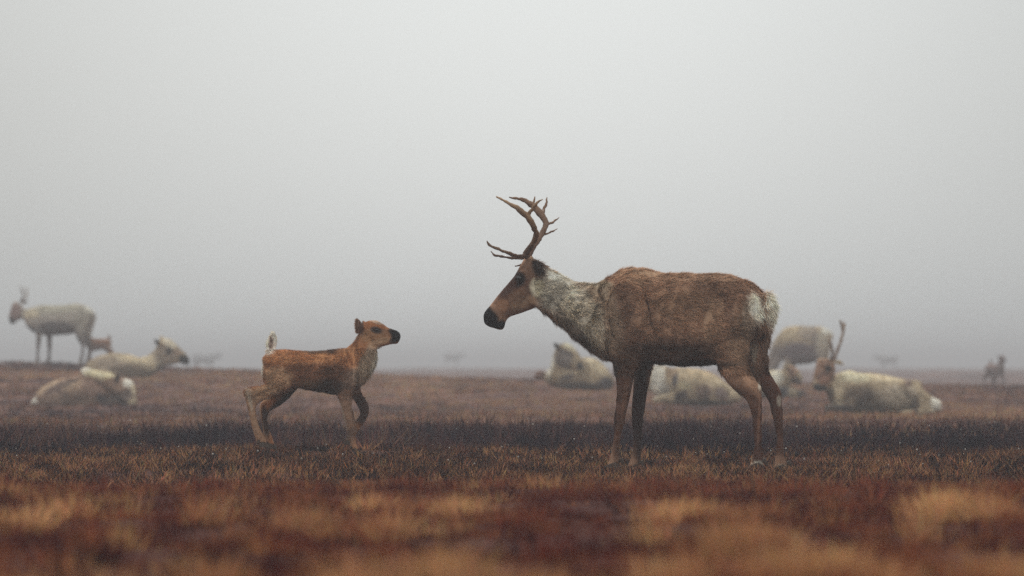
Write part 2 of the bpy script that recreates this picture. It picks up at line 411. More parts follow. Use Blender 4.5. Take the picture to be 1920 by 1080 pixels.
def fur(name, me, V, col, n, length, width, comb, parent, lift=0.35, seed=5):
    """short coat hairs: thin blades lying back along the body"""
    me.calc_loop_triangles(); T = np.empty(len(me.loop_triangles) * 3, np.int32); me.loop_triangles.foreach_get('vertices', T); T = T.reshape(-1, 3)
    r = np.random.default_rng(seed)
    A = V[T[:, 1]] - V[T[:, 0]]; B = V[T[:, 2]] - V[T[:, 0]]; Nf = np.cross(A, B); ar = np.linalg.norm(Nf, axis=1); Nf /= (ar[:, None] + 1e-12)
    pick = r.choice(len(T), n, p=ar / ar.sum())
    u, v = r.random(n), r.random(n); f = u + v > 1; u[f], v[f] = 1 - u[f], 1 - v[f]
    P = V[T[pick, 0]] + A[pick] * u[:, None] + B[pick] * v[:, None]; Nn = Nf[pick]
    c = col[T[pick, 0]] * (0.5 + 0.95 * r.random((n, 1)))
    d = comb(P); d = d - Nn * (d * Nn).sum(1)[:, None]; d /= (np.linalg.norm(d, axis=1)[:, None] + 1e-6)
    clump = np.stack([fbm(P, 22, 61, 2), fbm(P, 22, 62, 2), fbm(P, 22, 63, 2)], -1) - .5
    d = d + Nn * lift + clump * 1.1 + r.normal(0, .14, (n, 3)); d /= np.linalg.norm(d, axis=1)[:, None]
    ln = length(P) * (.6 + .7 * r.random(n))
    side = np.cross(d, Nn); side /= (np.linalg.norm(side, axis=1)[:, None] + 1e-6)
    P = P - Nn * .002; w_ = width * (.6 + .8 * r.random((n, 1)))
    VV = np.stack([P - side * w_, P + side * w_, P + d * ln[:, None]], 1).reshape(-1, 3)
    F = np.arange(3 * n).reshape(n, 3)
    return link(name, mesh_from(name, VV, F, True, np.repeat(c, 3, axis=0)), M_FUR, parent)

def tube(V, F, pts, rad, seg=8, sub=5, flat=1.0):
    rows = catmull(np.hstack([np.array(pts, float), np.array(rad, float)[:, None]]), sub); base = len(V); n = len(rows)
    T = np.gradient(rows[:, :3], axis=0); T /= np.linalg.norm(T, axis=1)[:, None]
    ref = np.array([0, 1.0, 0.2])
    for i in range(n):
        a = np.cross(T[i], ref); a /= np.linalg.norm(a) + 1e-9; b_ = np.cross(T[i], a)
        for j in range(seg):
            th = 2 * math.pi * j / seg
            V.append(rows[i, :3] + (a * math.cos(th) + b_ * math.sin(th) * flat) * rows[i, 3])
    for i in range(n - 1):
        for j in range(seg):
            k = (j + 1) % seg
            F.append((base + i * seg + j, base + (i + 1) * seg + j, base + (i + 1) * seg + k, base + i * seg + k))
    F.append(tuple(base + j for j in range(seg))); F.append(tuple(base + (n - 1) * seg + j for j in range(seg))[::-1])

def antler(fig, branches, parent, dark=(.085, .04, .022), light=(.36, .22, .12), seg=9):
    """branches: lists of (px, py, y m, radius in px); one mesh per antler"""
    V, F = [], []
    for br in branches: tube(V, F, [fig.m(q[0], q[1], q[2]) for q in br], [q[3] * fig.k for q in br], seg)
    A = np.array(V); A = A + (np.stack([fbm(A, 55, 71, 2), fbm(A, 55, 72, 2), fbm(A, 55, 73, 2)], -1) - .5) * .012
    me = soup(A, F); me.polygons.foreach_set('use_smooth', np.ones(len(me.polygons), bool)); px, py = fig.px(A); lo, hi = py.max(), py.min()
    h = sstep(0, 1, (lo - py) / (lo - hi + 1e-6)); n_ = fbm(A, 18, 4, 2)
    k = np.clip(h * .75 + (n_ - .5) * .9, 0, 1)[:, None]
    set_col(me, np.array(dark) * (1 - k) + np.array(light) * k)
    return link('antler', me, M_ANTLER, parent)

def ico(name, fig, px, py, y, r, mat, parent, scale=(1, 1, 1)):
    import bmesh
    bm = bmesh.new(); bmesh.ops.create_uvsphere(bm, u_segments=20, v_segments=12, radius=r)
    c = fig.m(px, py, y)
    for v in bm.verts: v.co = Vector((v.co.x * scale[0] + c[0], v.co.y * scale[1] + c[1], v.co.z * scale[2] + c[2]))
    me = bpy.data.meshes.new(name); bm.to_mesh(me); bm.free(); me.polygons.foreach_set('use_smooth', np.ones(len(me.polygons), bool))
    return link(name, me, mat, parent)

def hoof(fig, px, py, y, s, parent, face=-1, toe=(.035, .028, .025)):
    """cloven hoof: two toes with a pointed front and dew claws behind"""
    V, F = [], []
    c = fig.m(px, py, y)
    for sd_ in (-1, 1):
        b0 = len(V)
        for (u, hh, ww) in ((-.035, .030, .016), (-.01, .046, .021), (.025, .034, .018), (.058, .006, .006)):
            for (a, zz) in ((-1, 0), (1, 0), (.75, 1), (-.75, 1)):
                V.append(c + np.array([face * u * s, (sd_ * (.018 + .12 * abs(u)) + a * ww * .75) * s, zz * hh * s]))
        for i in range(3):
            for j in range(4):
                k = (j + 1) % 4; F.append((b0 + 4 * i + j, b0 + 4 * i + k, b0 + 4 * i + 4 + k, b0 + 4 * i + 4 + j))
        F.append((b0, b0 + 3, b0 + 2, b0 + 1)); F.append((b0 + 12, b0 + 13, b0 + 14, b0 + 15))
        tube(V, F, [c + np.array([-face * .035 * s, sd_ * .022 * s, .06 * s]), c + np.array([-face * .052 * s, sd_ * .026 * s, .03 * s])], [.011 * s, .004 * s], 6, 3)
    return link('hoof', soup(V, F), M_HOOF, parent)

def root(name, fig, label, cat, group=None, z=None):
    o = bpy.data.objects.new(name, None); C.objects.link(o); o.empty_display_size = .2
    o.location = (wx(fig.x0, fig.Y), fig.Y, wz(fig.y0, fig.Y) if z is None else z)
    return tag(o, label, cat, group)

# ---------- the cow in front, facing left
BR, BR_L, BR_D, BLK = (.42, .235, .142), (.64, .42, .26), (.17, .09, .062), (.009, .008, .009)
WHT, CRM, GRY = (.80, .76, .66), (.56, .50, .40), (.36, .33, .28)
LEG, LEGD = (.075, .028, .018), (.022, .008, .009)
f = Figure(25.0, 1290, 880, R(18))
body_st = [(1130, 545, 1114, 640, .13), (1144, 520, 1124, 664, .175), (1165, 504, 1146, 677, .205), (1189, 499, 1175, 682, .23), (1212, 500, 1205, 683, .25),
           (1240, 507, 1237, 685, .275), (1282, 510, 1280, 688, .295), (1321, 510, 1320, 686, .29), (1350, 512, 1345, 682, .265),
           (1380, 517, 1372, 668, .235), (1405, 527, 1396, 652, .20), (1424, 543, 1418, 636, .16), (1436, 560, 1434, 615, .10)]
f.loft(body_st, skew=.18)
yh = .36   # the head and neck swing gently away from the body line
neck = [(988, 484, 1002, 568, .072, yh - .02), (1013, 489, 1014, 582, .078, yh - .02), (1040, 504, 1034, 599, .086, yh - .03), (1069, 518, 1057, 617, .10, yh - .07),
        (1099, 527, 1080, 637, .125, yh - .12), (1126, 525, 1104, 655, .15, yh - .17), (1152, 513, 1132, 676, .18, .12), (1180, 505, 1160, 680, .2, .08)]
f.loft(neck, skew=.05)
head = [(905, 588, 908, 606, .026, yh), (909, 580, 921, 613, .043, yh), (919, 569, 943, 617, .050, yh), (931, 555, 951, 598, .046, yh), (945, 538, 968, 589, .053, yh),
        (957, 523, 986, 583, .068, yh), (967, 509, 1001, 577, .080, yh), (976, 493, 1012, 566, .082, yh), (984, 480, 1020, 548, .078, yh), (998, 476, 1022, 530, .06, yh)]
f.loft(head, skew=-.05, L=(0, 1, 0))
f.ball(977, 517, yh - .068, .038, .022, .030, R(35))     # brow over the eye
f.ball(977, 517, yh + .068, .038, .022, .030, R(35))
f.ball(1003, 552, yh - .055, .055, .03, .06)             # cheek
# ears: narrow cups leaning back and outwards
f.loft([(996, 484, 1004, 496, .010, yh - .06), (1000, 484, 1014, 497, .016, yh - .085), (1004, 493, 1019, 503, .016, yh - .11), (1009, 505, 1019, 511, .010, yh - .13), (1013, 514, 1016, 516, .004, yh - .14)], sub=3, seg=12)
f.loft([(999, 482, 1008, 494, .010, yh + .06), (1003, 480, 1018, 492, .016, yh + .085), (1008, 484, 1022, 495, .014, yh + .11), (1017, 492, 1023, 497, .004, yh + .14)], sub=3, seg=12)
# legs: (front edge, back edge)
yfn, yff, yhn, yhf = .0, .22, -.235, .02
f.loft([(1130, 560, 1225, 560, .05, .03), (1126, 610, 1222, 610, .085, -.02), (1136, 655, 1208, 655, .085, -.04), (1149, 682, 1197, 684, .07, -.03), (1154, 712, 1188, 712, .048, yfn), (1155, 740, 1182, 742, .038, yfn),
        (1154, 765, 1176, 768, .034, yfn), (1152, 788, 1171, 791, .032, yfn), (1151, 812, 1166, 815, .024, yfn), (1148, 838, 1163, 840, .023, yfn), (1143, 858, 1163, 862, .028, yfn), (1139, 871, 1158, 876, .030, yfn)], sub=4, seg=20)
f.loft([(1170, 600, 1235, 600, .07, .24), (1182, 650, 1230, 655, .075, .26), (1189, 682, 1225, 684, .062, .25), (1190, 712, 1219, 716, .048, .24), (1188, 745, 1214, 750, .038, yff), (1187, 775, 1209, 778, .034, yff),
        (1188, 800, 1207, 802, .030, yff), (1189, 828, 1204, 830, .023, yff), (1187, 850, 1204, 852, .024, yff), (1181, 868, 1204, 872, .028, yff), (1178, 880, 1200, 886, .03, yff)], sub=4, seg=20)
f.loft([(1325, 545, 1425, 560, .06, -.10), (1325, 590, 1418, 600, .10, -.15), (1328, 640, 1404, 640, .11, -.18), (1336, 672, 1399, 668, .10, -.20), (1346, 698, 1401, 690, .078, -.22), (1361, 720, 1410, 706, .058, -.23), (1378, 736, 1420, 720, .044, yhn),
        (1394, 750, 1424, 737, .036, yhn), (1403, 770, 1424, 765, .032, yhn), (1407, 795, 1423, 795, .027, yhn), (1409, 825, 1424, 826, .023, yhn), (1408, 848, 1425, 850, .024, yhn), (1405, 862, 1428, 865, .029, yhn), (1400, 874, 1424, 878, .03, yhn)], sub=4, seg=20)
f.loft([(1380, 560, 1446, 575, .05, .02), (1385, 600, 1447, 600, .07, .05), (1390, 640, 1443, 640, .075, .06), (1398, 675, 1440, 675, .066, .05), (1410, 702, 1443, 696, .052, .03), (1424, 726, 1452, 712, .044, yhf), (1436, 745, 1462, 732, .038, yhf),
        (1445, 765, 1467, 760, .033, yhf), (1451, 790, 1468, 790, .027, yhf), (1455, 825, 1469, 826, .022, yhf), (1456, 852, 1470, 853, .023, yhf), (1452, 868, 1476, 870, .028, yhf), (1450, 882, 1478, 884, .03, yhf)], sub=4, seg=20)
f.ball(1417, 729, yhn, .022, .022, .032); f.ball(1459, 740, yhf, .020, .022, .032)      # hocks
f.ball(1165, 752, yfn, .036, .036, .045); f.ball(1200, 758, yff, .036, .036, .045)      # knees
f.ball(1352, 560, -.20, .12, .07, .11); f.ball(1345, 650, -.21, .10, .06, .09)           # hip, stifle
f.ball(1175, 590, -.10, .13, .06, .22, R(-12))                                           # shoulder
f.ball(1205, 524, .09, .17, .07, .06, R(0))                                             # withers hump
# tail
f.loft([(1424, 548, 1440, 566, .035, -.13), (1438, 545, 1434, 580, .045, -.16), (1450, 560, 1428, 585, .05, -.17), (1452, 585, 1430, 600, .045, -.165), (1443, 605, 1432, 612, .02, -.16)], sub=4, seg=16)
cowskin = .72   # skin colour darkened to match the hair's own self-shadowing
me, V = f.body('body', .0074, 3, .009, 9, trim=.007, dents=[
    (1207, 575, 6, 55, -8, -.028), (1186, 560, 20, 45, 12, .022), (1163, 628, 22, 30, 0, .02), (1132, 590, 6, 60, -16, -.022), (1196, 636, 8, 20, 15, -.02),
    (1240, 590, 5, 60, 12, .010), (1262, 592, 5, 60, 12, .010), (1284, 592, 5, 58, 12, .009), (1250, 660, 40, 8, 3, -.014),
    (1318, 598, 13, 48, 8, -.026), (1347, 545, 14, 12, 0, .024), (1352, 580, 7, 36, 24, .016), (1372, 640, 5, 40, -20, -.016), (1342, 640, 16, 24, 0, .014), (1385, 600, 7, 50, 8, -.014),
    (1288, 520, 90, 5, 1, -.010), (1395, 560, 16, 10, 30, .014), (1180, 700, 4, 40, 0, -.006), (1172, 770, 3, 40, 4, -.004), (985, 560, 18, 4, -50, -.006), (1060, 590, 40, 5, 42, -.012), (950, 560, 20, 4, -45, -.006)])
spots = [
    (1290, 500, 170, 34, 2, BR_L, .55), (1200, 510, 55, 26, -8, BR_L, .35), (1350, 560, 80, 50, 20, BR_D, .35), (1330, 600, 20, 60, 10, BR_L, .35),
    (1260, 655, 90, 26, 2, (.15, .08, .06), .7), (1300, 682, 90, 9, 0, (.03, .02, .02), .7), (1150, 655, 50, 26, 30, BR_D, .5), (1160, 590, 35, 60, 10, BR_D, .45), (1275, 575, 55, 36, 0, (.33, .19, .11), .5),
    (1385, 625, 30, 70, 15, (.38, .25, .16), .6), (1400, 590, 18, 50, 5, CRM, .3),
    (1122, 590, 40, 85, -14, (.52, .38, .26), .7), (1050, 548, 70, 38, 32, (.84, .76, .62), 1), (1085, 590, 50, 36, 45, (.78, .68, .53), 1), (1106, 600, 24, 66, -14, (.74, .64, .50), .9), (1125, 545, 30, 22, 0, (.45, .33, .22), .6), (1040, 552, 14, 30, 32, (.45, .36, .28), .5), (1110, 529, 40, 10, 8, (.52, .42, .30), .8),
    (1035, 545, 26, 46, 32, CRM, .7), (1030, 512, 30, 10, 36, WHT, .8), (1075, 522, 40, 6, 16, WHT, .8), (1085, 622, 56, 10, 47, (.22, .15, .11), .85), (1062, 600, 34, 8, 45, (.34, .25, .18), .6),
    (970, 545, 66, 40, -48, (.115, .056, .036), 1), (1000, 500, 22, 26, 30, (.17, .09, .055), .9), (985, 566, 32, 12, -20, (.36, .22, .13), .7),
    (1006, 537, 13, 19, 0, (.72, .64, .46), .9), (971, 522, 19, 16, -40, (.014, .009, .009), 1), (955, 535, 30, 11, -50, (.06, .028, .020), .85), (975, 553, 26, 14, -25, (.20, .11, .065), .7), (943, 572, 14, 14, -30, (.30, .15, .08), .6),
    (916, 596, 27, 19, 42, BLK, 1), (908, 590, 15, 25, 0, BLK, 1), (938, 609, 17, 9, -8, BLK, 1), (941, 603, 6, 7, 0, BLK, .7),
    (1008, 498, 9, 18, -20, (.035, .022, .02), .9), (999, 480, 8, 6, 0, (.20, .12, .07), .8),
    (1168, 780, 40, 110, 0, LEG, .9), (1178, 685, 14, 34, 0, (.24, .13, .08), .5), (1205, 780, 22, 120, 0, LEGD, .95), (1400, 780, 45, 75, -35, LEG, .9), (1417, 830, 15, 70, 0, LEG, 1), (1455, 770, 32, 120, -12, LEG, .95),  # LEGD on the far fore leg paints in its shade
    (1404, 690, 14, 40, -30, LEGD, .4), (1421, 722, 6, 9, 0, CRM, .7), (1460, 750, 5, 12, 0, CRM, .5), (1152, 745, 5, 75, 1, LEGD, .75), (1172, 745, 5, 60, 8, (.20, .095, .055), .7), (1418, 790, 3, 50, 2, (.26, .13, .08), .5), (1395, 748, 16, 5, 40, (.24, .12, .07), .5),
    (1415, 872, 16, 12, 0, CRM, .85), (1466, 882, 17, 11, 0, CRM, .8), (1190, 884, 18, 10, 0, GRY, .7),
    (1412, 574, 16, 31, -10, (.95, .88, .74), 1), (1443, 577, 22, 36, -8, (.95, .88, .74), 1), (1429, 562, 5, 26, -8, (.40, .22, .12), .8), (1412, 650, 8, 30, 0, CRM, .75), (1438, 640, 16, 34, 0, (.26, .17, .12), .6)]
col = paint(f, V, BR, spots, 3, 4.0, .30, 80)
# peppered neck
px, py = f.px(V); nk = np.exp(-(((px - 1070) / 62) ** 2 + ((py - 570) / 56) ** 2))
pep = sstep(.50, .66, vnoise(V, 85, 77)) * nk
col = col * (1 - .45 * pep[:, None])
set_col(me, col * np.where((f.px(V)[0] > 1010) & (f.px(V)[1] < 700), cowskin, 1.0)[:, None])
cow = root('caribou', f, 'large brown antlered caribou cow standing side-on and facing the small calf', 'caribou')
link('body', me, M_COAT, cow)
def comb_left(P):
    d = np.tile(np.array([1.0, -.25, -.35]), (len(P), 1)); px, py = f.px(P)
    leg = (py > 690)[:, None]; d = np.where(leg, np.array([.1, 0, -1.0]), d)
    rump = (px > 1395)[:, None] & ~leg; d = np.where(rump, np.array([.45, -.3, -.9]), d)
    hd = ((px < 1000) & (py < 620))[:, None]; return np.where(hd, np.array([.75, 0, .55]), d)
def len_left(P):
    px, py = f.px(P)
    l = np.full(len(P), .030); l = np.where(py > 700, .010, l); l = np.where((px < 1000), .007, l)
    l = np.where((px < 960), .004, l)
    l = np.where((px > 1420) & (py < 640) & (py > 540), .055, l); l = np.where((px > 1010) & (px < 1130) & (py > 570), .045, l); return l
fur('coat', me, V, col, 200000, len_left, .0026, comb_left, cow, .26)
yl, yr = yh - .055, yh + .055
antler(f, [[(990, 481, yl, 5), (987, 473, yl - .01, 5.6), (998, 456, yl - .06, 5.4), (1006, 438, yl - .11, 5.2), (1001, 424, yl - .15, 5.2), (994, 411, yl - .17, 6), (981, 397, yl - .19, 5.6), (960, 383, yl - .19, 3.6), (943, 374, yl - .17, 2.8), (930, 366.5, yl - .14, 1.2)],
           [(988, 403, yl - .17, 4), (998, 391, yl - .19, 3.6), (1007, 379, yl - .21, 2.4), (1016, 372, yl - .22, .9)],
           [(988, 474, yl - .01, 5), (976, 478, yl - .03, 3.6), (960, 475, yl - .06, 3.2), (939, 467, yl - .09, 2.8), (922, 460, yl - .10, 2.6), (915, 454, yl - .10, 1.8), (912.5, 449, yl - .09, .8)]],
       cow)
antler(f, [[(994, 481, yr, 5), (993, 473, yr + .01, 5.6), (1003, 456, yr + .05, 5.6), (1013, 440, yr + .10, 5.6), (1022, 424, yr + .15, 5.2), (1025, 413, yr + .18, 5.4), (1018, 398, yr + .21, 6.8), (1007, 385, yr + .23, 6.4), (997, 375.5, yr + .24, 5.6), (982, 367, yr + .23, 3.4), (968, 363.5, yr + .22, 2.4), (955, 362, yr + .2, 1.0)],
           [(999, 377, yr + .24, 3), (1003, 368, yr + .26, 2), (1004.5, 358.5, yr + .27, .7)],
           [(1018, 396, yr + .21, 3.6), (1022, 384, yr + .24, 2.8), (1026, 372, yr + .26, 2), (1028.5, 361, yr + .28, .7)],
           [(1025, 414, yr + .18, 3.4), (1035, 411, yr + .2, 2.4), (1043, 407, yr + .22, 1.8), (1051, 401, yr + .24, .7)],
           [(1017, 435, yr + .12, 3), (1028, 432, yr + .14, 2.2), (1039, 427.5, yr + .17, 1.8), (1047.5, 422.5, yr + .19, .7)],
           [(991, 475, yr, 4.6), (978, 480, yr - .01, 3), (960, 480, yr - .02, 2.6), (943, 478, yr - .02, 2.4), (927, 474.5, yr - .01, 1.8), (920, 467, yr, .8)],
           [(984, 492, yr - .04, 2.4), (975, 495, yr - .03, 1.8), (966, 496.5, yr - .03, .8)]],
       cow, light=(.22, .125, .075))
ico('eye', f, 973, 520, yh - .083, .0165, M_EYE, cow, (1.1, .7, .9)); ico('eye', f, 973, 520, yh + .083, .0165, M_EYE, cow, (1.1, .7, .9))
hoof(f, 1150, 884, yfn, 1.15, cow); hoof(f, 1190, 890, yff, 1.15, cow); hoof(f, 1413, 883, yhn, 1.15, cow); hoof(f, 1464, 889, yhf, 1.15, cow)

# ---------- the calf, walking to the right
Yc = 27.3
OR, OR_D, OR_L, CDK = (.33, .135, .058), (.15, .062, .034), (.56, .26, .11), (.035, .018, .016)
BUF, BUFG = (.48, .30, .175), (.40, .30, .21)
c = Figure(Yc, 590, 846, R(-6))
c.loft([(494, 672, 497, 700, .04), (500, 663, 503, 716, .075), (512, 656.5, 516, 725, .098), (530, 655.5, 534, 728, .112), (552, 656.5, 556, 727, .11), (575, 658, 578, 731, .115), (600, 658, 602, 735, .12),
        (622, 656, 622, 739, .115), (642, 654, 642, 740, .105), (660, 650, 655, 737, .09), (676, 652, 668, 729, .07), (686, 668, 678, 715, .045)], skew=.12)
c.loft([(648, 653, 672, 728, .085, 0), (657, 647, 688, 712, .075, 0), (666, 638, 699, 692, .066, 0), (672, 628, 706, 674, .056, 0), (677, 616, 707, 659, .05, 0), (684, 609, 708, 650, .045, 0)], skew=0)
c.loft([(676, 612, 690, 650, .04, 0), (683, 605, 702, 653, .052, 0), (692, 601, 710, 652, .058, 0), (701, 600, 718, 650, .055, 0), (710, 603, 725, 648, .046, 0), (719, 609, 731, 646, .035, 0), (728, 615, 737, 645, .027, 0), (737, 618, 743, 645, .026, 0), (745, 621, 747, 641, .024, 0), (750.5, 626, 750, 635, .014, 0)], sub=4)
c.ball(705, 617, -.045, .025, .015, .02)
c.loft([(670, 626, 686, 617, .012, -.03), (668.5, 613, 684, 613, .018, -.048), (668, 604, 680, 607, .015, -.06), (668.5, 597, 674, 599.5, .006, -.066)], sub=4, seg=12)
c.loft([(680, 616, 690, 611, .008, .035), (678, 607, 688, 606, .013, .055), (678, 601, 683, 601.5, .007, .07)], sub=4, seg=12)
# near hind leg: thigh, gaskin, hock, shank
c.loft([(497, 672, 545, 672, .05, -.03), (491, 695, 550, 700, .075, -.05), (496, 712, 548, 722, .075, -.06), (497, 721, 530, 738, .058, -.07), (484, 724, 512, 745, .04, -.08), (469, 725, 494, 751, .030, -.08), (459.5, 731, 485, 757, .025, -.08), (460.5, 745, 481, 762, .022, -.08), (466, 764, 481, 770, .018, -.08),
        (470, 785, 484, 787, .015, -.08), (475, 803, 490, 804, .015, -.08), (479, 818, 497, 818, .017, -.08), (483, 829, 502, 829, .019, -.08)], sub=4, seg=18)
# far hind leg, in shade
c.loft([(510, 690, 560, 700, .05, .04), (512, 715, 560, 724, .06, .05), (509, 738, 545, 742, .045, .06), (497, 748, 525, 760, .034, .06), (487, 757, 507, 770, .027, .06), (486, 768, 501, 778, .022, .06), (489, 784, 500, 788, .018, .06), (492, 802, 503, 804, .017, .06), (494, 820, 510, 822, .019, .06), (497, 832, 514, 833, .02, .06)], sub=4, seg=18)
# near fore leg
c.loft([(625, 690, 675, 690, .05, -.05), (628, 720, 668, 722, .055, -.065), (634, 742, 662, 742, .042, -.07), (639, 760, 661, 760, .03, -.07), (643, 777, 664, 776, .027, -.07), (648, 795, 667, 794, .022, -.07), (653, 815, 668, 814, .017, -.07), (657, 832, 669, 831, .018, -.07), (659, 843, 674, 842, .02, -.07)], sub=4, seg=18)
# far fore leg, knee lifted
c.loft([(645, 700, 680, 705, .045, .04), (650, 728, 676, 724, .042, .05), (660, 746, 678, 738, .034, .06), (668, 758, 687, 752, .028, .06), (674, 770, 692, 764, .026, .06), (673, 779, 689, 780, .022, .06), (667, 787, 683, 792, .018, .06), (659, 802, 674, 804, .015, .06), (652, 816, 666, 818, .016, .06), (647, 825, 659, 830, .017, .06)], sub=4, seg=18)
c.ball(520, 695, -.06, .08, .05, .07); c.ball(655, 700, -.05, .06, .045, .08)
# tail held up
c.loft([(500, 660, 514, 662, .028, .01), (500, 650, 517, 650, .030, .01), (502, 640, 519, 640, .030, .01), (506, 631, 517, 631, .022, .01), (510, 627, 514, 627, .008, .01)], sub=4, seg=14)
cme, CV = c.body('body', .0060, 3, .005, 14, 4, dents=[(505, 735, 20, 4, -25, -.007), (540, 700, 8, 26, -20, -.008), (612, 700, 7, 26, 0, -.008), (640, 690, 14, 26, 10, .008), (660, 700, 5, 24, 0, -.008), (475, 770, 3, 24, -8, -.004), (720, 640, 14, 2, -10, -.003)])
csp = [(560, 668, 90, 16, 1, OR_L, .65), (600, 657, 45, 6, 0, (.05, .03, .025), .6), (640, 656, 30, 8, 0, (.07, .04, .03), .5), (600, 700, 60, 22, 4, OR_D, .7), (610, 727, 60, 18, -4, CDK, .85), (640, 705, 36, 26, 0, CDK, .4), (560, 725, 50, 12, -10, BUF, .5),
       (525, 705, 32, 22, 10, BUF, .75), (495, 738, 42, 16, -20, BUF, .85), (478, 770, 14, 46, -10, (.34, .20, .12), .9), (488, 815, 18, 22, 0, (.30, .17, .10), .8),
       (491, 690, 7, 26, 0, WHT, .95), (470, 745, 4, 30, -8, CRM, .5), (535, 752, 46, 11, -36, CDK, .97), (498, 790, 9, 34, -8, CDK, .95),  # rim light on rump and near hind leg, shade on far hind leg, painted in
       (660, 665, 30, 26, 30, OR_L, .45), (690, 678, 18, 36, 22, BUFG, .9), (680, 705, 22, 22, 0, (.46, .34, .23), .7), (704, 670, 6, 30, 20, CRM, .8), (665, 715, 22, 26, 0, (.24, .16, .12), .6),  # pale strip on the chest edge is painted rim light
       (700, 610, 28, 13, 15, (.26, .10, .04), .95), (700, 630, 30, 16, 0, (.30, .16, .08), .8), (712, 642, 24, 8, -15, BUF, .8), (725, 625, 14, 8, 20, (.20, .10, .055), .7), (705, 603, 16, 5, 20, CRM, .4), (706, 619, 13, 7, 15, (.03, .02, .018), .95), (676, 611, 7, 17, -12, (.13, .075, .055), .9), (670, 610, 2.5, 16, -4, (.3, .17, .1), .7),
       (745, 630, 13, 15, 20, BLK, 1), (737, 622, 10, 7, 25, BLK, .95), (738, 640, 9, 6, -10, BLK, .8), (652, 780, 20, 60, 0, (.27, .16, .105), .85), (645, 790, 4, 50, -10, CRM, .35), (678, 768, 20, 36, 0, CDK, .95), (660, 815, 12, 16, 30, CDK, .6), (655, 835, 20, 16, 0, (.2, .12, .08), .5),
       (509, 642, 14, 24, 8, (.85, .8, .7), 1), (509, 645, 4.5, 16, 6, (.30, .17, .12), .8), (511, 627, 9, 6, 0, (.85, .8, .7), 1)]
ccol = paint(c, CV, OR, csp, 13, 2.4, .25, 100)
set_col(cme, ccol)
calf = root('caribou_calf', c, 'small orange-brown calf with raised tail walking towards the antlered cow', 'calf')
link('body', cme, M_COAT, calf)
def comb_c(P):
    d = np.tile(np.array([-1.0, 0, -.3]), (len(P), 1)); px, py = c.px(P)
    d = np.where((py > 742)[:, None], np.array([0, 0, -1.0]), d); d = np.where(((px < 522) & (py < 655))[:, None], np.array([-.15, 0, 1.0]), d)
    return np.where(((px > 665) & (py > 650) & (py < 720))[:, None], np.array([.25, 0, -1.0]), d)
def len_c(P):
    px, py = c.px(P); l = np.full(len(P), .019); l = np.where(py > 745, .008, l); l = np.where((px > 675) & (py < 650), .008, l); l = np.where((px > 725) & (py < 660), .003, l)
    l = np.where((px < 522) & (py < 655), .03, l); return np.where((px > 670) & (py > 655) & (py < 715), .03, l)
fur('coat', cme, CV, ccol, 70000, len_c, .0021, comb_c, calf, .35, 6)
ico('eye', c, 707, 619, -.052, .011, M_EYE, calf, (1.1, .8, .9)); ico('eye', c, 707, 619, .052, .011, M_EYE, calf, (1.1, .8, .9))
hoof(c, 496, 838, -.08, .72, calf, 1); hoof(c, 508, 842, .06, .72, calf, 1); hoof(c, 668, 850, -.07, .72, calf, 1); hoof(c, 652, 834, .06, .6, calf, 1)

# ---------- the resting and distant herd
TAN, PALE, DUSK, LOW = (.44, .34, .22), (.68, .57, .39), (.13, .085, .065), (.05, .032, .032)
def far_animal(name, fig, spots, label, cat, base=TAN, voxel=.016, antlers=(), eyes=(), wob=3, group='caribou herd resting and grazing in the mist', hairs=9000):
    r = root(name, fig, label, cat, group)
    m_, V_ = fig.body('body', voxel, 4, .010, 7, int(fig.x0) % 50)
    cl = paint(fig, V_, base, spots, int(fig.x0) % 40, wob, .2, 40); set_col(m_, cl); link('body', m_, M_COAT, r)
    if hairs: fur('coat', m_, V_, cl, hairs, lambda P: np.full(len(P), .045), .005, lambda P: np.tile(np.array([.5, 0, -.8]), (len(P), 1)), r, .4, 8)
    for a in antlers: antler(fig, a, r, dark=(.12, .07, .05), light=(.34, .25, .18), seg=6)
    for e_ in eyes: ico('eye', fig, *e_, .017, M_EYE, r)
    return r

# resting bull on the right, tall antler
q = Figure(55, 1640, 772)
q.loft([(1558, 712, 1554, 752, .12), (1570, 702, 1562, 764, .18), (1590, 695, 1582, 770, .24), (1613, 700, 1606, 775, .28), (1640, 701, 1636, 778, .30), (1665, 705, 1662, 778, .30), (1690, 711, 1688, 778, .28), (1712, 716, 1710, 778, .27), (1728, 728, 1728, 778, .24), (1744, 742, 1744, 776, .17), (1762, 752, 1762, 770, .08)], y=0, skew=-.1)
q.loft([(1545, 684, 1540, 722, .085, -.22), (1552, 692, 1548, 738, .10, -.16), (1562, 702, 1556, 752, .13, -.08), (1580, 698, 1575, 764, .16, 0)])
q.loft([(1531, 673, 1562, 676, .085, -.24), (1526, 686, 1562, 693, .09, -.26), (1523, 700, 1557, 709, .075, -.28), (1521, 713, 1548, 721, .055, -.30), (1520, 722, 1542, 729, .05, -.31), (1524, 730, 1537, 733, .03, -.31)])
q.loft([(1563, 676, 1568, 684, .02, -.2), (1570, 674, 1576, 684, .03, -.18), (1578, 678, 1581, 684, .012, -.16)], seg=10)
q.loft([(1695, 712, 1722, 716, .08, -.2), (1692, 726, 1726, 730, .12, -.26), (1700, 745, 1736, 745, .12, -.28), (1706, 762, 1742, 762, .09, -.3), (1715, 774, 1748, 774, .07, -.3)], seg=14)       # haunch
q.loft([(1742, 764, 1744, 776, .05, -.28), (1715, 766, 1715, 777, .045, -.36), (1688, 768, 1688, 778, .035, -.38)], seg=10)   # hind shank folded forward
q.loft([(1600, 745, 1600, 772, .06, -.22), (1575, 754, 1575, 770, .05, -.26), (1550, 758, 1552, 769, .04, -.28), (1542, 761, 1544, 768, .03, -.28)], seg=10)   # folded fore leg
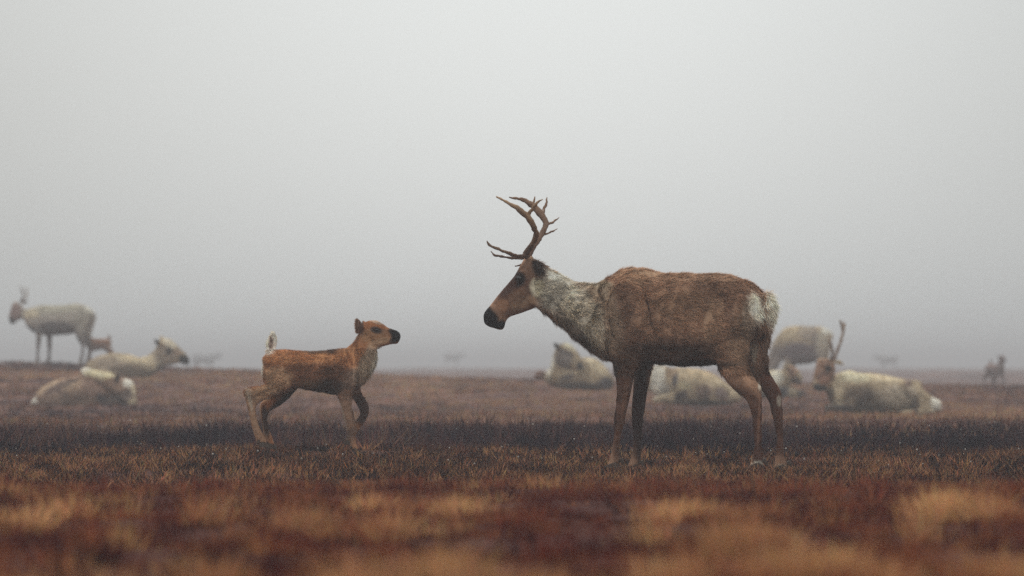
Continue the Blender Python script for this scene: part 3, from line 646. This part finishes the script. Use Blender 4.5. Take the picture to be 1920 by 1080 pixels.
far_animal('caribou', q, [(1640, 703, 90, 13, 3, PALE, .8), (1600, 745, 40, 24, -25, DUSK, .75), (1635, 760, 40, 30, 50, LOW, .6), (1680, 740, 45, 22, 0, (.46, .38, .29), .7), (1600, 705, 36, 13, 0, (.68, .62, .44), .8),
    (1570, 730, 12, 30, 0, PALE, .8), (1700, 717, 9, 9, 0, (.2, .13, .11), .8), (1712, 755, 9, 24, 8, LOW, .8), (1730, 740, 24, 20, 30, TAN, .6), (1754, 756, 17, 15, 0, WHT, 1),  # LOW patches paint in belly shading and a shadow beside the thigh
    (1543, 695, 26, 30, 0, (.30, .17, .11), 1), (1549, 690, 8, 8, 0, BLK, .9), (1540, 703, 9, 8, 0, (.14, .08, .07), .7), (1532, 728, 18, 11, 0, (.03, .03, .035), .95), (1543, 712, 10, 10, 0, (.42, .22, .14), .6),
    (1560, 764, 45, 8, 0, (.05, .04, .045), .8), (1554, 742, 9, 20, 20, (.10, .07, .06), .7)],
    'pale caribou lying down with one tall curved antler, far right beyond the cow', 'caribou',
    antlers=[[[(1562, 677, -.18, 3), (1568, 660, -.1, 3), (1576, 641, 0, 3), (1581, 622, .05, 2.8), (1579, 608, .04, 3.4), (1574, 600, 0, 1)], [(1581, 622, .05, 2.6), (1585, 610, .1, 2), (1584, 603, .12, 1)]],
             [[(1556, 675, -.3, 2.8), (1557, 658, -.38, 2.6), (1552, 642, -.42, 2.4), (1547, 629, -.42, 1)]]], eyes=[(1548, 690, -.34)])

# curled animal, near left
q = Figure(60, 150, 770)
q.loft([(60, 752, 60, 768, .08), (68, 740, 66, 772, .15), (82, 725, 80, 775, .22), (102, 714, 100, 776, .27), (125, 708, 122, 776, .30), (150, 704, 148, 776, .30), (175, 702, 174, 775, .28), (200, 704, 200, 774, .24), (222, 714, 222, 773, .2), (240, 728, 240, 772, .13)], y=0, skew=-.1)
q.loft([(152, 692, 160, 735, .12, .05), (165, 689, 168, 720, .13, -.05), (185, 695, 186, 722, .12, -.14), (203, 696, 202, 728, .12, -.2), (220, 704, 216, 742, .11, -.22), (235, 712, 228, 750, .09, -.24)])
q.loft([(222, 716, 236, 708, .07, -.24), (222, 732, 252, 716, .085, -.28), (228, 745, 259, 733, .07, -.30), (238, 754, 261, 747, .05, -.32), (248, 761, 261, 756, .03, -.32)])
q.loft([(219, 712, 227, 714, .015, -.3), (219, 703, 229, 703, .03, -.34), (224, 697, 228, 698, .01, -.36)], seg=10)
q.loft([(78, 728, 110, 724, .1, -.18), (76, 745, 120, 745, .12, -.26), (80, 766, 128, 764, .09, -.28), (110, 768, 130, 774, .04, -.3)], seg=14)
q.loft([(150, 755, 150, 773, .06, -.26), (185, 756, 185, 773, .05, -.32), (225, 758, 225, 771, .04, -.34), (245, 762, 245, 770, .03, -.34)], seg=10)
far_animal('caribou', q, [(125, 750, 56, 24, 0, (.20, .13, .095), .8), (140, 722, 30, 12, 0, (.46, .33, .22), .7), (92, 724, 40, 8, -32, (.50, .36, .24), .9), (120, 722, 40, 8, -25, (.13, .085, .075), .7), (65, 757, 11, 13, 0, WHT, 1), (160, 693, 17, 9, 0, WHT, .85), (188, 700, 34, 7, 6, (.72, .64, .42), .85), (178, 728, 26, 18, 20, (.32, .2, .15), .8),  # tan strip along the rump's top is a lit rim, painted in
    (196, 745, 15, 12, -30, (.04, .03, .04), .85), (244, 719, 13, 9, 25, WHT, .9), (246, 736, 14, 9, 0, (.16, .12, .1), .85), (254, 728, 5, 14, 0, PALE, .8), (252, 751, 11, 7, 0, PALE, .9), (223, 707, 5, 12, 15, (.12, .08, .07), .9), (225, 745, 24, 14, 0, (.17, .14, .13), .6), (205, 762, 50, 7, -4, (.05, .04, .04), .8), (100, 765, 50, 12, 0, (.15, .10, .09), .6)],  # dark patch under the neck is a shadow painted into the coat
    'brown caribou curled up asleep with white rump patch, lowest at the far left', 'caribou', base=(.30, .19, .13), wob=6)

# resting animal with raised head, left
q = Figure(75, 235, 707)
q.loft([(158, 690, 158, 704, .08), (166, 680, 166, 708, .16), (180, 671, 180, 712, .23), (200, 664, 200, 714, .28), (222, 662, 222, 714, .28), (245, 666, 245, 714, .25), (265, 672, 262, 712, .2), (285, 668, 280, 708, .15)], y=0)
q.loft([(262, 672, 262, 705, .16, 0), (278, 667, 284, 702, .13, 0), (290, 657, 303, 692, .11, 0), (296, 646, 312, 683, .09, 0)])
q.loft([(296, 640, 304, 680, .07, 0), (306, 635, 316, 684, .10, 0), (318, 636, 326, 682, .095, 0), (330, 645, 334, 680, .075, 0), (341, 656, 341, 681, .055, 0), (350, 665, 348, 683, .05, 0), (355, 673, 353, 682, .03, 0)])
q.loft([(300, 650, 309, 645, .02, -.08), (293, 645, 301, 640, .03, -.12), (289, 637, 292, 635, .01, -.15)], seg=10)
q.loft([(300, 645, 312, 640, .02, .08), (298, 636, 307, 633, .03, .12), (297, 630, 300, 629, .01, .16)], seg=10)
q.loft([(180, 690, 215, 690, .1, -.2), (185, 704, 225, 704, .08, -.26), (220, 707, 222, 713, .04, -.3)], seg=12)
far_animal('caribou', q, [(210, 680, 40, 14, 0, (.38, .30, .235), .6), (255, 672, 34, 8, 4, PALE, .8), (250, 695, 50, 14, 0, DUSK, .6), (285, 680, 18, 16, -20, PALE, .7), (310, 665, 22, 24, 0, (.34, .27, .22), .6), (318, 642, 16, 8, 30, (.68, .60, .46), .9), (317, 657, 8, 8, 0, (.05, .04, .04), .9), (332, 660, 9, 9, 30, (.42, .3, .22), .8),
    (346, 675, 15, 10, 25, BLK, .97), (292, 641, 8, 9, 0, (.07, .06, .06), .95), (303, 690, 12, 10, 0, (.14, .12, .13), .7)],
    'pale caribou lying with raised head turned right, behind the curled brown one', 'caribou', eyes=[(318, 656, -.1)])

# animal licking its flank, behind the cow's chest
q = Figure(65, 1090, 722)
q.loft([(1022, 700, 1024, 716, .08), (1034, 690, 1036, 724, .14), (1055, 682, 1055, 728, .2), (1078, 674, 1078, 730, .26), (1100, 671, 1100, 730, .28), (1120, 675, 1119, 730, .27), (1136, 690, 1134, 729, .22), (1149, 708, 1147, 727, .12)], y=0, skew=-.1)
q.loft([(1029, 702, 1056, 716, .12, -.05), (1031, 688, 1056, 704, .11, -.08), (1035, 672, 1058, 690, .10, -.12), (1039, 660, 1062, 680, .09, -.16), (1048, 650, 1064, 670, .08, -.18)])
q.loft([(1044, 652, 1048, 680, .07, -.2), (1056, 644, 1057, 686, .10, -.22), (1068, 645, 1064, 688, .095, -.25), (1079, 656, 1072, 690, .07, -.28), (1088, 670, 1080, 692, .055, -.31), (1091, 682, 1085, 692, .035, -.33)])
q.loft([(1046, 658, 1052, 650, .02, -.3), (1040, 653, 1047, 645, .03, -.34), (1036, 645, 1039, 642, .01, -.37)], seg=10)
q.loft([(1030, 700, 1030, 716, .05, -.2), (1012, 694, 1014, 710, .045, -.22), (1001, 702, 1004, 714, .03, -.22)], seg=10)
q.loft([(1100, 690, 1135, 690, .1, -.2), (1100, 708, 1142, 708, .11, -.26), (1100, 722, 1140, 724, .08, -.28)], seg=12)
far_animal('caribou', q, [(1115, 682, 34, 10, 35, (.62, .52, .36), .8), (1032, 682, 7, 24, 14, WHT, 1), (1055, 672, 18, 18, 0, (.26, .22, .20), .85), (1070, 648, 16, 7, 30, (.68, .62, .46), .9), (1041, 647, 9, 7, 30, (.07, .07, .07), .95), (1060, 660, 18, 6, 25, (.15, .12, .11), .8), (1086, 684, 8, 9, 0, (.06, .05, .05), .95),
    (1075, 697, 26, 5, -12, PALE, .8), (1062, 706, 18, 6, -15, (.10, .08, .09), .8), (1135, 716, 14, 12, 0, (.07, .06, .08), .85), (1010, 702, 14, 10, -30, (.18, .09, .07), .9), (1090, 722, 60, 9, 0, (.12, .09, .09), .7)],  # dark patch low on the rump is painted shadow
    'pale caribou lying with white chest, head turned back, just left of the cow\'s front legs', 'caribou')

# resting animal seen under the cow's belly
q = Figure(60, 1300, 750)
q.loft([(1240, 700, 1240, 748, .14), (1255, 692, 1255, 756, .2), (1275, 689, 1275, 758, .26), (1300, 691, 1300, 760, .3), (1322, 695, 1322, 760, .3), (1342, 705, 1342, 760, .28), (1360, 718, 1360, 758, .22), (1377, 732, 1376, 756, .14), (1388, 744, 1387, 752, .05)], y=0, skew=-.1)
q.loft([(1262, 692, 1262, 742, .14, -.04), (1244, 686, 1240, 742, .13, -.1), (1226, 686, 1222, 738, .11, -.16), (1210, 690, 1212, 728, .09, -.2)])
q.loft([(1216, 684, 1222, 724, .07, -.22), (1206, 690, 1214, 730, .09, -.25), (1196, 704, 1206, 736, .07, -.28), (1188, 718, 1198, 740, .05, -.3)])
q.loft([(1225, 690, 1230, 684, .02, -.26), (1233, 688, 1236, 680, .03, -.32), (1241, 683, 1242, 681, .01, -.36)], seg=10)
q.loft([(1262, 735, 1262, 755, .06, -.25), (1240, 738, 1240, 754, .05, -.3), (1222, 744, 1224, 755, .035, -.3)], seg=10)
q.loft([(1318, 712, 1352, 716, .1, -.22), (1322, 732, 1362, 734, .12, -.28), (1326, 750, 1368, 752, .08, -.3)], seg=12)
far_animal('caribou', q, [(1300, 700, 55, 16, 8, (.58, .46, .30), .85), (1232, 712, 16, 34, 8, WHT, .95), (1264, 711, 6, 17, 10, (.09, .08, .09), .85), (1258, 697, 12, 10, 0, (.4, .27, .17), .7), (1245, 728, 12, 12, 0, (.42, .40, .36), .6), (1275, 740, 14, 9, -25, (.12, .08, .08), .9), (1318, 735, 16, 16, 0, (.26, .17, .14), .8), (1350, 738, 18, 12, 35, (.18, .12, .11), .85),
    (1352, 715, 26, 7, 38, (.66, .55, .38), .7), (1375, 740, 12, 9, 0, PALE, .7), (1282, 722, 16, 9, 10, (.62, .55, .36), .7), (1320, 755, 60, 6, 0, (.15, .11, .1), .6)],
    'cream caribou lying down, framed beneath the belly of the standing cow', 'caribou')

# resting animal whose head shows right of the cow's hind legs
q = Figure(66, 1450, 745)
q.loft([(1378, 722, 1380, 742, .1), (1392, 708, 1392, 750, .2), (1412, 698, 1412, 753, .27), (1435, 695, 1434, 753, .27), (1455, 697, 1454, 752, .23), (1470, 704, 1468, 748, .16), (1480, 716, 1478, 742, .09)], y=0)
q.loft([(1448, 695, 1450, 735, .14, 0), (1462, 694, 1466, 728, .12, -.04), (1472, 690, 1482, 718, .10, -.08)])
q.loft([(1472, 686, 1476, 712, .07, -.08), (1482, 684, 1482, 715, .095, -.1), (1491, 689, 1488, 718, .08, -.12), (1499, 699, 1493, 720, .055, -.14), (1503, 709, 1498, 720, .035, -.15)])
q.loft([(1474, 692, 1479, 687, .02, -.2), (1467, 688, 1473, 683, .03, -.24), (1463, 684, 1465, 682, .01, -.27)], seg=10)
q.loft([(1472, 726, 1472, 745, .06, -.18), (1490, 728, 1490, 744, .05, -.22), (1508, 733, 1506, 743, .035, -.22)], seg=10)
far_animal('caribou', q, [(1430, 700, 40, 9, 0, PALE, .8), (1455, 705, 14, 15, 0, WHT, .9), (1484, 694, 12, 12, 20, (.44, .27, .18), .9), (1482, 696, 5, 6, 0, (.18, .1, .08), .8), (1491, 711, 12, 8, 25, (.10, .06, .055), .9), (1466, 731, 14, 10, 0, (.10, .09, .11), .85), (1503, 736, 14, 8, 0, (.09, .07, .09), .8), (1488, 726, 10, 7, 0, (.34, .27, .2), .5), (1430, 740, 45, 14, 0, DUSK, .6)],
    'reddish-faced caribou lying with white neck, tucked just right of the cow\'s hind legs', 'caribou')

# standing animal feeding head down behind them, right
q = Figure(85, 1505, 722)
q.loft([(1462, 628, 1462, 662, .12), (1468, 617, 1468, 674, .19), (1482, 612, 1480, 680, .25), (1500, 611, 1500, 683, .28), (1520, 612, 1520, 681, .27), (1538, 612, 1536, 674, .23), (1550, 618, 1548, 662, .16), (1557, 630, 1556, 648, .07)], y=0)
q.loft([(1478, 614, 1476, 668, .17, 0), (1462, 624, 1466, 676, .13, 0), (1450, 642, 1460, 686, .1, 0), (1442, 662, 1454, 694, .085, 0), (1437, 676, 1450, 700, .075, 0)])
q.loft([(1441, 670, 1454, 676, .06, 0), (1435, 684, 1454, 694, .085, 0), (1430, 698, 1448, 708, .065, 0), (1427, 710, 1441, 717, .045, 0), (1427, 718, 1436, 721, .025, 0)])
for (a, yy) in ((1476, -.12), (1486, .12)):
    q.loft([(a - 8, 665, a + 10, 665, .08, yy), (a - 5, 685, a + 5, 685, .05, yy), (a - 3.5, 700, a + 3, 700, .035, yy), (a - 3, 716, a + 3, 716, .03, yy), (a - 4, 724, a + 4, 724, .035, yy)], seg=12)
for (a, yy) in ((1536, -.13), (1545, .12)):
    q.loft([(a - 12, 650, a + 14, 645, .1, yy), (a - 7, 672, a + 10, 668, .06, yy), (a - 1, 685, a + 9, 682, .04, yy), (a, 700, a + 6, 700, .03, yy), (a - 1, 716, a + 5, 716, .028, yy), (a - 3, 724, a + 5, 724, .035, yy)], seg=12)
q.loft([(1552, 616, 1560, 622, .03, 0), (1556, 625, 1562, 630, .03, 0), (1557, 636, 1560, 638, .01, 0)], seg=10)
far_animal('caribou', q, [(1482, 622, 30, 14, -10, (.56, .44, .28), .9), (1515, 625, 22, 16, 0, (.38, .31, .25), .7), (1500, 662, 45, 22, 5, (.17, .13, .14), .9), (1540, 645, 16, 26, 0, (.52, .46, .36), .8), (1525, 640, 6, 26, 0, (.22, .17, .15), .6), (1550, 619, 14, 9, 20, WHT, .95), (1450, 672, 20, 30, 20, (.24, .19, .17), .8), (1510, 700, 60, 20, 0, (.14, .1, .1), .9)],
    'large tan caribou standing in mist with head down, behind the tall-antlered resting one', 'caribou', voxel=.018)

# standing animal, far left
q = Figure(85, 105, 684)
def stander(q):
    q.loft([(46, 583, 50, 612, .10), (60, 576, 62, 622, .17), (78, 572, 78, 627, .22), (98, 573, 98, 628, .26), (120, 572, 120, 627, .27), (142, 569, 142, 624, .25), (160, 573, 158, 618, .2), (172, 580, 169, 608, .13), (177, 588, 175, 600, .05)], y=0)
    q.loft([(38, 570, 44, 598, .085, 0), (46, 579, 52, 612, .11, 0), (60, 577, 64, 622, .15, 0)])
    q.loft([(33, 566, 46, 590, .07, 0), (26, 566, 41, 597, .095, 0), (21, 576, 35, 599, .08, 0), (18, 588, 29, 602, .055, 0), (16.5, 597, 26, 606, .045, 0), (18, 604, 22, 608, .025, 0)])
    q.loft([(40, 572, 44, 566, .02, -.07), (47, 570, 50, 563, .03, -.11), (53, 565, 54, 562, .01, -.14)], seg=10)
    for (a, b_, yy) in ((71, 70, -.12), (88, 89, .12)):
        q.loft([(a - 5, 615, a + 12, 615, .08, yy), (a - 2, 632, a + 8, 632, .05, yy), (b_ - 1, 650, b_ + 6, 650, .036, yy), (b_ - 1, 666, b_ + 4.5, 666, .028, yy), (b_ - 3, 680, b_ + 4, 680, .032, yy), (b_ - 5, 687, b_ + 4, 688, .035, yy)], seg=12)
    for (a, yy) in ((140, -.13), (150, .12)):
        q.loft([(a - 2, 600, a + 28, 600, .1, yy), (a + 1, 622, a + 22, 618, .07, yy), (a + 7, 637, a + 19, 634, .045, yy), (a + 13, 648, a + 20, 645, .036, yy), (a + 13, 662, a + 18.5, 662, .028, yy), (a + 9, 678, a + 16, 679, .03, yy), (a + 6, 686, a + 16, 687, .035, yy)], seg=12)
    q.loft([(172, 580, 178, 586, .03, 0), (175, 590, 180, 594, .03, 0), (176, 600, 179, 601, .01, 0)], seg=10)
stander(q)
st_sp = [(110, 578, 60, 10, -2, (.46, .42, .32), .7), (105, 615, 45, 14, 0, (.14, .115, .115), .85), (60, 588, 18, 10, 0, PALE, .8), (170, 580, 12, 9, 20, WHT, .9), (158, 598, 20, 24, 0, (.40, .36, .28), .5), (28, 585, 14, 20, 20, (.32, .21, .18), .9), (20, 602, 8, 8, 0, BLK, .95), (60, 618, 18, 8, 30, (.12, .1, .11), .8), (115, 655, 90, 34, 0, (.15, .11, .10), .9), (50, 564, 6, 6, 0, (.08, .07, .07), .8)]
stA = far_animal('caribou', q, st_sp, 'grey-brown caribou standing and facing left, faded in mist at far left', 'caribou', base=(.46, .40, .335), voxel=.018,  # base lightened to put mist fading into the coat colour
    antlers=[[[(38, 567, -.05, 1.6), (44, 556, -.12, 1.6), (43, 545, -.18, 1.4), (38, 535, -.2, .6)], [(44, 552, -.14, 1.2), (48, 543, -.18, .5)]], [[(40, 567, .05, 1.6), (48, 556, .12, 1.5), (49, 545, .18, 1.2), (45, 537, .2, .5)]]])

def copy_tree(src, name, loc, rz, scale, label, cat, group):
    r = src.copy(); r.name = name; C.objects.link(r); r.location = loc; r.rotation_euler = (0, 0, rz); r.scale = (scale,) * 3
    tag(r, label, cat, group)
    for ch in list(src.children):
        k = ch.copy(); C.objects.link(k); k.parent = r
    return r
HG = 'caribou herd resting and grazing in the mist'
def at(px, Yd, sink=.02): X_ = wx(px, Yd); return (X_, Yd, zg(X_, Yd) - sink)
# far calves (a coarse calf without the fine coat)
def far_calf(px, Yd, rz, scale, label):
    r = calf.copy(); r.name = 'caribou_calf'; C.objects.link(r); r.location = at(px, Yd); r.rotation_euler = (0, 0, rz); r.scale = (scale,) * 3
    tag(r, label, 'calf', HG)
    for ch in list(calf.children):
        if ch.name.split('.')[0] in ('body',):
            k = ch.copy(); C.objects.link(k); k.parent = r
    return r
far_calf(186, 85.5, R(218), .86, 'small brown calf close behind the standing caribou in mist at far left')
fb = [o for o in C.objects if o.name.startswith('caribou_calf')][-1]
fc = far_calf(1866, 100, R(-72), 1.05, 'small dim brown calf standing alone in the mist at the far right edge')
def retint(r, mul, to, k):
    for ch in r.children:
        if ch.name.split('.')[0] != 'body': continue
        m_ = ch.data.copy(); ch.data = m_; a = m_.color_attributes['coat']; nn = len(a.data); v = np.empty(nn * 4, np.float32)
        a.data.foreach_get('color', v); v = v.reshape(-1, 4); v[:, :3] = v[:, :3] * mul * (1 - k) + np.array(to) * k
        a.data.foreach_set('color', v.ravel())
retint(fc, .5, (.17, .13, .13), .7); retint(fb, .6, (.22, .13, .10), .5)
# barely visible animals deep in the mist, coats tinted towards the mist's grey to fade them
first = None
for px, Yd, rz, lb in ((1663, 285, R(10), 'faint caribou in deep mist above the resting tall-antlered one'),
                       (385, 240, R(170), 'faint caribou in deep mist, right of the resting one with raised head'),
                       (632, 250, R(60), 'faint caribou in deep mist just above the small calf\'s back'),
                       (850, 330, R(200), 'ghostly caribou in deep mist between the calf\'s nose and the cow')):
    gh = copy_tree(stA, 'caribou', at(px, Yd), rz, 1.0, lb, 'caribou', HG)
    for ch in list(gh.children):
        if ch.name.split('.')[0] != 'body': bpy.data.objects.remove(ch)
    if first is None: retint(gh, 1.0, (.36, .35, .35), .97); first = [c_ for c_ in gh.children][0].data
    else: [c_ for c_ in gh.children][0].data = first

# ------------------------------------------------------------------ haze
hv = [(a, b_, c_) for a in (-1600, 1600) for b_ in (-80, 2000) for c_ in (-3.0, 3.2)]
hf = [(0, 1, 3, 2), (4, 6, 7, 5), (0, 4, 5, 1), (2, 3, 7, 6), (0, 2, 6, 4), (1, 5, 7, 3)]
hm = bpy.data.materials.new('mist'); hm.use_nodes = True; t = hm.node_tree; t.nodes.clear()
mo = t.nodes.new('ShaderNodeOutputMaterial'); pv = t.nodes.new('ShaderNodeVolumePrincipled')
pv.inputs['Color'].default_value = (.545, .56, .58, 1); pv.inputs['Density'].default_value = 0.0036; pv.inputs['Anisotropy'].default_value = 0.0
t.links.new(pv.outputs[0], mo.inputs['Volume'])
hz = link('haze', soup(hv, hf), hm); tag(hz, kind='stuff')
